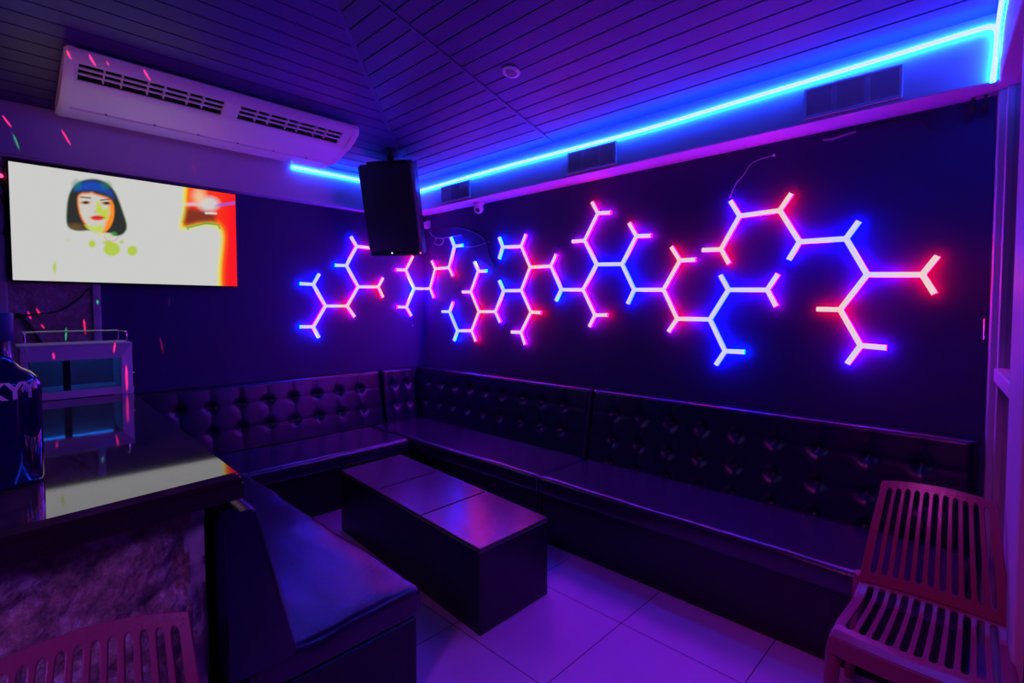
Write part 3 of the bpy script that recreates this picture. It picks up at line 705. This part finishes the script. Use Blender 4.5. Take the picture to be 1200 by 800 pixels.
bm.faces.new([g[i, nz_] for i in range(nu+1)] + [tp]); bm.faces.new([g[i, 0] for i in range(nu, -1, -1)] + [bot])
obj('stone_base', bm, ['stone', 'mortar'], bar, smooth=True, auto=55)

# ------------------------------------------------------------------ display case on the bar
dc = thing('display_case', 'pale metal countertop display case with a railed top on the far end of the bar', 'display case', (.7, -2.9, 1.06))
cx0, cx1 = .52, .80; cy0, cy1 = -3.12, -2.648; cz0, cz1 = 1.062, 1.345
bm = NB(); box(bm, (cx0, cy0, cz0), (cx1, cy1, cz0+.042), .003, 1); obj('bottom_rail', bm, 'steel', dc)
bm = NB(); extrude_poly(bm, [(cx1-.02, cy0, cz1-.075), (cx1+.012, cy0, cz1-.075), (cx1-.012, cy0, cz1-.004), (cx1-.02, cy0, cz1-.004)], [(cx1-.02, cy1-.06, cz1-.075), (cx1+.012, cy1-.06, cz1-.075), (cx1-.012, cy1-.004, cz1-.004), (cx1-.02, cy1-.004, cz1-.004)]); bmesh.ops.recalc_face_normals(bm, faces=bm.faces); obj('front_rail', bm, 'steel', dc)
bm = NB(); extrude_poly(bm, [(cx1+.012, cy1-.058, cz0), (cx1+.012, cy1-.058, cz1-.075), (cx1-.012, cy1-.002, cz1), (cx1-.012, cy1-.002, cz0)], [(cx0, cy1-.058, cz0), (cx0, cy1-.058, cz1-.075), (cx0, cy1-.002, cz1), (cx0, cy1-.002, cz0)]); bmesh.ops.recalc_face_normals(bm, faces=bm.faces); obj('side_panel', bm, 'steel', dc)
bm = NB(); box(bm, (cx0, cy0, cz0), (cx1, cy0+.03, cz1), .003, 1); obj('side_panel', bm, 'steel', dc)
bm = NB(); box(bm, (cx0-.01, cy0-.01, cz1-.004), (cx1-.010, cy1, cz1+.010), .003, 1); obj('top', bm, 'steel', dc)
bm = NB(); box(bm, (cx1-.018, cy0+.03, cz0+.042), (cx1-.012, cy1-.058, cz1-.07)); obj('glass_door', bm, 'case_glass', dc)
bm = NB(); box(bm, (cx0, cy0+.03, cz0+.042), (cx0+.012, cy1-.058, cz1-.004)); obj('back_panel', bm, 'grey_plastic', dc)
bm = NB(); box(bm, (cx1-.011, -2.955, cz0+.043), (cx1-.004, -2.925, cz1-.076), .002, 1); obj('door_stile', bm, 'dark', dc)
bm = NB(); box(bm, (.575, cy0+.05, 1.302), (.588, cy1-.075, 1.314)); obj('light_bar', bm, 'case_led', dc)
bm = NB(); zt = cz1+.01
tube(bm, spline([(cx1-.05, cy1-.02, zt), (cx1-.05, cy1-.02, zt+.045), (cx1-.06, cy1-.022, zt+.058), (cx1-.09, cy1-.025, zt+.06), (cx0+.05, cy1-.025, zt+.06), (cx0+.02, cy1-.03, zt+.06), (cx0+.015, cy1-.06, zt+.06), (cx0+.015, cy0+.05, zt+.06), (cx0+.015, cy0+.03, zt+.05), (cx0+.015, cy0+.03, zt)], 5), .0045, 8)
tube(bm, [(cx0+.015, cy1-.03, zt), (cx0+.015, cy1-.03, zt+.06)], .004, 8); obj('guard_rail', bm, 'chrome', dc, smooth=True, auto=40)
bm = NB(); lathe(bm, [(.008, 0), (.009, .008), (.006, .016)], (0, 0, 0), 12, Matrix.Translation((.74, cy1-.002, 1.17)) @ Matrix.Rotation(-PI/2, 4, 'X')); obj('knob', bm, 'chrome', dc, smooth=True, auto=40)
bm = NB(); box(bm, (cx1-.06, cy1-.09, 1.0602), (cx1+.008, cy1-.004, 1.062)); obj('foot', bm, 'steel', dc)

# ------------------------------------------------------------------ bottle
bp_ = (2.43, -3.212, 1.06)
bt = thing('bottle', 'large cobalt blue liquor bottle standing on the bar top', 'bottle', bp_)
bm = NB(); lathe(bm, [(.078, 0), (.086, .004), (.09, .014), (.091, .260), (.0895, .280), (.084, .295), (.070, .312), (.050, .324), (.036, .342), (.031, .362), (.031, .405)], bp_, 64); obj('body', bm, 'bottle', bt, smooth=True, auto=50)
bm = NB(); lathe(bm, [(.036, .40), (.0375, .404), (.0375, .472), (.034, .478), (.001, .478)], bp_, 40); obj('cap', bm, 'bottle_cap', bt, smooth=True, auto=50)
cu = bpy.data.curves.new('lettering', 'FONT'); cu.body = 'SKYY'; cu.size = .064; cu.extrude = .0004; cu.offset = .0016; cu.space_character = .92; cu.align_x = 'CENTER'
tmp = bpy.data.objects.new('lettering_source', cu); COL.objects.link(tmp); bpy.context.view_layer.update()
dg = bpy.context.evaluated_depsgraph_get(); me = bpy.data.meshes.new_from_object(tmp.evaluated_get(dg)); bpy.data.objects.remove(tmp)
bm = bmesh.new(); bm.from_mesh(me)
bmesh.ops.triangulate(bm, faces=bm.faces); bmesh.ops.subdivide_edges(bm, edges=[e_ for e_ in bm.edges if e_.calc_length() > .012], cuts=3)
vc = (CAM - Vector(bp_)); th0 = math.atan2(vc.y, vc.x) + math.radians(12)
for v in bm.verts:
    th = th0 + v.co.x/.0915; zz_ = v.co.y; rad = .0916 + v.co.z*.6 - max(0, zz_+.246-.262)*.09
    v.co = Vector((rad*math.cos(th)+bp_[0], rad*math.sin(th)+bp_[1], bp_[2]+.246+zz_))
obj('lettering', bm, 'letter', bt)

# ------------------------------------------------------------------ plastic chairs
def slotted(nslots, rows, surf, slot_w, margin, v0, v1, vr, thick):
    """sheet over u in [-1,1], v in [0,1], pierced by round-ended slots; surf(u,v)->(x,y,z)"""
    bm = NB(); pitch = 2*(1-margin)/nslots
    vs_ = [0, v0*.5] + [v0 + (v1-v0)*k/rows for k in range(rows+1)] + [v1+(1-v1)*.5, 1.]
    for k in (.15, .35, .6): vs_ += [v0+vr*k, v1-vr*k]
    vs_ = sorted(set(round(x, 5) for x in vs_))
    def hw(v):
        if v <= v0+1e-6 or v >= v1-1e-6: return 0.
        a = min(v-v0, v1-v); 
        return slot_w/2*(1. if a >= vr else math.sqrt(max(0, 1-((vr-a)/vr)**2)))
    cache = {}
    def vert(u, v):
        k = (round(u, 5), round(v, 5))
        if k not in cache: cache[k] = bm.verts.new(surf(u, v))
        return cache[k]
    cen = [-1+margin+pitch*(k+.5) for k in range(nslots)]
    for a, b in zip(vs_, vs_[1:]):
        ea = [-1.] + [x for c in cen for x in (c-hw(a), c+hw(a))] + [1.]; eb = [-1.] + [x for c in cen for x in (c-hw(b), c+hw(b))] + [1.]
        for k in range(0, len(ea), 2):
            q_ = [vert(ea[k], a), vert(ea[k+1], a), vert(eb[k+1], b), vert(eb[k], b)]
            q_ = [x for i, x in enumerate(q_) if x not in q_[:i]]
            if len(q_) >= 3:
                try: bm.faces.new(q_)
                except ValueError: pass
        if hw(a) == 0 and hw(b) == 0:
            for c in cen: pass
    bmesh.ops.recalc_face_normals(bm, faces=bm.faces)
    return bm
def solid(o, t_):
    m_ = o.modifiers.new('thickness', 'SOLIDIFY'); m_.thickness = t_; m_.offset = 0
    b_ = o.modifiers.new('edge', 'BEVEL'); b_.width = .0025; b_.segments = 2; b_.limit_method = 'ANGLE'; b_.angle_limit = math.radians(50)
def back_s(u, v):
    wv = .215 + (.168-.215)*v
    x = u*wv
    y = .125 + .135*v + .02*math.sin(v*PI)*-1 + .028*(1-u*u)
    z = .485 + .385*v - .012*u*u*v*v
    return (x, y, z)
def seat_s(u, v):                               # v: 0 rear, 1 front
    wv = .205 + .022*v
    x = u*wv; y = .135 - .385*v + .035*(1-u*u)*(1-v) - .02*(1-u*u)*v
    z = .448 - .012*(1-u*u)*math.sin(v*PI) + .034*max(0, 1-v*5)
    if v > .86: z -= ((v-.86)/.14)**2*.018
    return (x, y, z)
def make_chair(label, loc, rotz):
    c = thing('plastic_chair', label, 'chair', loc, rotz, group='slatted plastic chairs')
    BASE[c.name] = Vector((0, 0, 0))
    o = obj('backrest', slotted(11, 14, back_s, .088, .10, .10, .93, .045, .012), 'chair', c, local=True); solid(o, .014)
    o = obj('seat', slotted(11, 14, seat_s, .095, .08, .05, .86, .04, .012), 'chair', c, local=True); solid(o, .014)
    bm = NB()                                   # apron round the seat, following its edge
    rim = [seat_s(-1, v) for v in (0, .25, .5, .75, 1)] + [seat_s(u/5-1, 1) for u in range(1, 10)] + [seat_s(1, v) for v in (1, .75, .5, .25, 0)]
    tp_ = [bm.verts.new((x, y, z+.004)) for x, y, z in rim]; lo_ = [bm.verts.new((x*1.02, y, z-.055)) for x, y, z in rim]
    for i in range(len(rim)-1): bm.faces.new((tp_[i], tp_[i+1], lo_[i+1], lo_[i]))
    o = obj('apron', bm, 'chair', c, local=True); solid(o, .012)
    for s in (-1, 1):
        for pts, rad in (([(s*.212, .150, .505), (s*.218, .165, .43), (s*.236, .205, .22), (s*.262, .262, .0)], [.021, .025, .021, .017]), ([(s*.218, -.215, .438), (s*.224, -.222, .36), (s*.232, -.236, .18), (s*.242, -.252, .0)], [.017, .025, .021, .017])):
            bm = NB(); p_ = spline(pts, 5); rr_ = [rad[min(3, int(i/5))]+(rad[min(3, int(i/5)+1)]-rad[min(3, int(i/5))])*((i % 5)/5) for i in range(len(p_))]
            tube(bm, p_, rr_, 12); obj('leg', bm, 'chair', c, smooth=True, local=True, auto=50)
    return c
ch = make_chair('plum plastic slatted chair at lower right by the window post', (4.25, -1.0, 0), 0)
fa = Vector((.97, -.22, 0)).normalized(); rz = math.atan2(fa.x, -fa.y)
pm = Vector((3.062, -3.085, 0)); loc = pm - Matrix.Rotation(rz, 3, 'Z') @ Vector((0, .26, 0))
dup(ch, (loc.x, loc.y, 0), rz, 'plum plastic slatted chair backed against the stone bar at lower left')

# ------------------------------------------------------------------ cables and fittings
def cable(label, pts, r, m='cable_dark', name='cable'):
    bm = NB(); tube(bm, spline(pts, 6), r, 6); return tag(obj(name, bm, m, smooth=True), label, 'cable')
W_ = lambda pts, off=-.003: [on(x, y, 1, off) for x, y in pts]
pl_ = on(500, 264, 1, -.03)
t = thing('power_adapter', 'small pale power adapter plugged in beside the speaker, on the right wall', 'adapter', pl_)
bm = NB(); box(bm, (pl_.x-.035, -.055, pl_.z-.03), (pl_.x+.0, -.0, pl_.z+.035), .006); obj('body', bm, 'white_plastic', t)
bm = NB(); box(bm, (pl_.x+.004, -.045, pl_.z-.025), (pl_.x+.03, -.0, pl_.z+.045), .005); obj('plug', bm, 'white_plastic', t)
cable('pale wire trailing from the power adapter towards the neon sign', W_([(503,271), (508,277), (516,279), (530,277), (541,275)]), .004, 'cable_light')
cable('pale looped wire tangled below the power adapter', W_([(512,278), (509,285), (516,287), (520,281), (514,279)]), .0035, 'cable_light')
cable('grey wire sagging from the small neon sign towards the long one', W_([(542,289), (555,289), (566,286), (573,283)]), .003, 'cable_light')
cable('bundled dark wires arching along the wall above the small neon sign', W_([(505,270), (525,266), (545,268), (562,275), (570,283), (573,298), (580,312)]), .009, 'cable_dark')
cable('thin dark wire hanging from the wall hook above the rightmost neon sign', W_([(907,182), (893,186), (880,192), (872,204), (862,216), (855,232)], -.0015), .003, 'cable_light')
hp = on(907, 182, 1, -.006); bm = NB(); ball(bm, hp, .008, 1, 10); tag(obj('wall_hook', bm, 'white_plastic', smooth=True), 'tiny pale hook on the black wall above the rightmost neon sign', 'hook')
cable('pale wire lying along the wall just under the beam at upper right', W_([(965,164), (975,163), (990,158), (1003,154)]), .006, 'cable_light')
cable('dark wire curving along the wall towards the window post', W_([(1003,154), (1040,145), (1070,140), (1085,147), (1090,153)]), .004, 'cable_dark')
for x_, y_, l_ in ((1140, 128, 'left of the two blue cable connectors hanging under the beam end'), (1155, 123, 'right of the two blue cable connectors hanging under the beam end')):
    p_ = on(x_, y_, 1, -.05); t = thing('cable_connector', l_, 'connector', (p_.x, p_.y, p_.z), group='connectors under the beam end')
    bm = NB(); tube(bm, [(p_.x, p_.y, 2.514), (p_.x, p_.y, p_.z+.015)], .007, 10); obj('cable', bm, 'cable_dark', t, smooth=True, auto=40)
    bm = NB(); tube(bm, [(p_.x, p_.y, p_.z+.016), (p_.x, p_.y, p_.z-.02)], .012, 12); obj('socket', bm, 'black', t, smooth=True, auto=40)
V_ = lambda pts, off=.07: [on(x, y, 0, off) for x, y in pts]
cable('black cable drooping at the left edge of the television', V_([(0,205), (4,222), (9,240), (8,262), (4,275)], .069), .006)
cable('black cable looping down beside the television, nearest the frame edge', V_([(0,228), (5,240), (8,252)], .068), .005)
cable('dark cable curving across the stone pilaster under the television', V_([(20,369), (45,368), (70,364), (90,352), (104,338)], .052), .005)
cable('thick dark cable running down the stone pilaster behind the display case', V_([(22,369), (30,375), (40,388), (48,402)], .055), .011)
bm = NB(); tube(bm, V_([(18,369), (30,371)], .062), .014, 10); tag(obj('cable_connector', bm, 'black', smooth=True), 'black barrel connector joining the cables on the stone pilaster', 'connector')
bm = NB(); ball(bm, on(0.8, 206, 0, .072), .012, 1, 10); tag(obj('indicator_lamp', bm, 'lamp_red', smooth=True), 'small red indicator lamp left of the television', 'lamp')
bm = NB(); ball(bm, on(483.5, 381.5, 0, .006), .007, 1, 10); tag(obj('wall_screw', bm, 'white_plastic', smooth=True), 'pale screw head on the left wall under the corner neon sign', 'screw')

# ------------------------------------------------------------------ added fill lamps out of view, and the laser spots
def lamp(kind, name, loc, col, power, **k):
    l = bpy.data.lights.new(name, kind); l.color = col; l.energy = power
    for a, b in k.items(): setattr(l, a, b)
    o = bpy.data.objects.new(name, l); COL.objects.link(o); o.location = loc; return o
def aim(o, p):
    o.rotation_euler = (Vector(p)-o.location).to_track_quat('-Z', 'Y').to_euler()
o = lamp('AREA', 'overhead_fill', (4.1, -4.1, 2.75), (.70, .008, .95), 2.2, shape='DISK', size=.35, spread=math.radians(88)); aim(o, (3.5, -1.9, .4))  # added unseen magenta fill above the camera, for floor and seats
o = lamp('AREA', 'rear_fill', (4.3, -5.0, 2.2), (.42, .10, 1.), 4.6, shape='DISK', size=.4, spread=math.radians(60)); aim(o, (2.8, -3.2, .6))  # added violet fill, out of view, brightens the stone bar front
o = lamp('AREA', 'rear_fill', (2.2, -4.9, 1.6), (.8, .22, .55), .5, shape='DISK', size=.3, spread=math.radians(30)); aim(o, (.6, -2.6, 2.78))  # narrow rose fill added to tint the air conditioner
o = lamp('AREA', 'overhead_fill', (4.15, -3.6, 2.9), (.9, .06, .62), 1.0, shape='DISK', size=.25, spread=math.radians(38)); aim(o, (4.15, -.95, .6))  # narrow fill added overhead to lift the right-hand chair
# laser dots thrown on the walls by a disco projector behind the camera
src = Vector((3.7, -3.9, 2.35))
def laser(x0, y0, x1, y1, axis, val, col, p=9.):
    a = on(x0, y0, axis, val); b = on(x1, y1, axis, val); m_ = (a+b)/2; d_ = m_-src; dist = d_.length; z_ = -d_.normalized()
    yv = (b-a); yv -= z_*yv.dot(z_); L_ = yv.length; yv.normalize(); xv = yv.cross(z_)
    l = bpy.data.lights.new('laser_beam', 'SPOT'); l.color = col; l.energy = p; l.spot_size = math.radians(1.); l.spot_blend = .5; l.shadow_soft_size = 0
    o = bpy.data.objects.new('laser_beam', l); COL.objects.link(o)
    r0 = dist*math.tan(math.radians(.5)); sx_ = .006/r0; sy_ = max(.012, L_/2)/r0
    R3 = Matrix((xv, yv, z_)).transposed().to_4x4()
    o.matrix_world = Matrix.Translation(src) @ R3 @ Matrix.Diagonal((sx_, sy_, 1, 1))
RD, GR = (1., .02, .12), (.02, 1., .25)
if True:
    PW = 1300.
    laser(2, 134, 14, 150, 0, .08, RD, PW); laser(15, 156, 23, 176, 0, .08, GR, PW*.25); laser(71, 150, 84, 172, 0, .08, RD, PW)
    laser(223, 190, 231, 205, 0, .08, RD, PW*.25)
    laser(78, 58, 82, 69, 0, .8, RD, PW*.5); laser(104, 63, 111, 77, 0, .8, RD, PW*.7); laser(168, 80, 175, 94, 0, .8, RD, PW*.7); laser(128, 74, 131, 80, 0, .75, RD, PW*.3)
    laser(98, 372, 100, 393, 0, .05, RD, PW*1.2); laser(32, 364, 36, 374, 0, .05, RD, PW); laser(42, 360, 47, 370, 0, .05, RD, PW); laser(47, 379, 52, 385, 0, .05, RD, PW*.8)
    laser(77, 382, 77, 400, 0, .05, GR, PW*.5); laser(114, 351, 115, 357, 0, .06, GR, PW*.5)
    laser(148, 425, 149, 460, 0, .80, RD, PW*.6); laser(187, 394, 192, 416, 0, 0, RD, PW*1.2); laser(179, 434, 178, 450, 0, 0, RD, PW*.6); laser(197, 350, 200, 360, 0, 0, RD, PW*.4); laser(62, 412, 64, 422, 0, .8, RD, PW*.3)

w = bpy.data.worlds.new('night'); SC.world = w; w.use_nodes = True
w.node_tree.nodes['Background'].inputs[0].default_value = (.06, .03, 1., 1); w.node_tree.nodes['Background'].inputs[1].default_value = .03
SC.view_settings.view_transform = 'Standard'; SC.view_settings.look = 'None'; SC.view_settings.exposure = 0.; SC.view_settings.gamma = 1.; SC.view_settings.use_curve_mapping = False
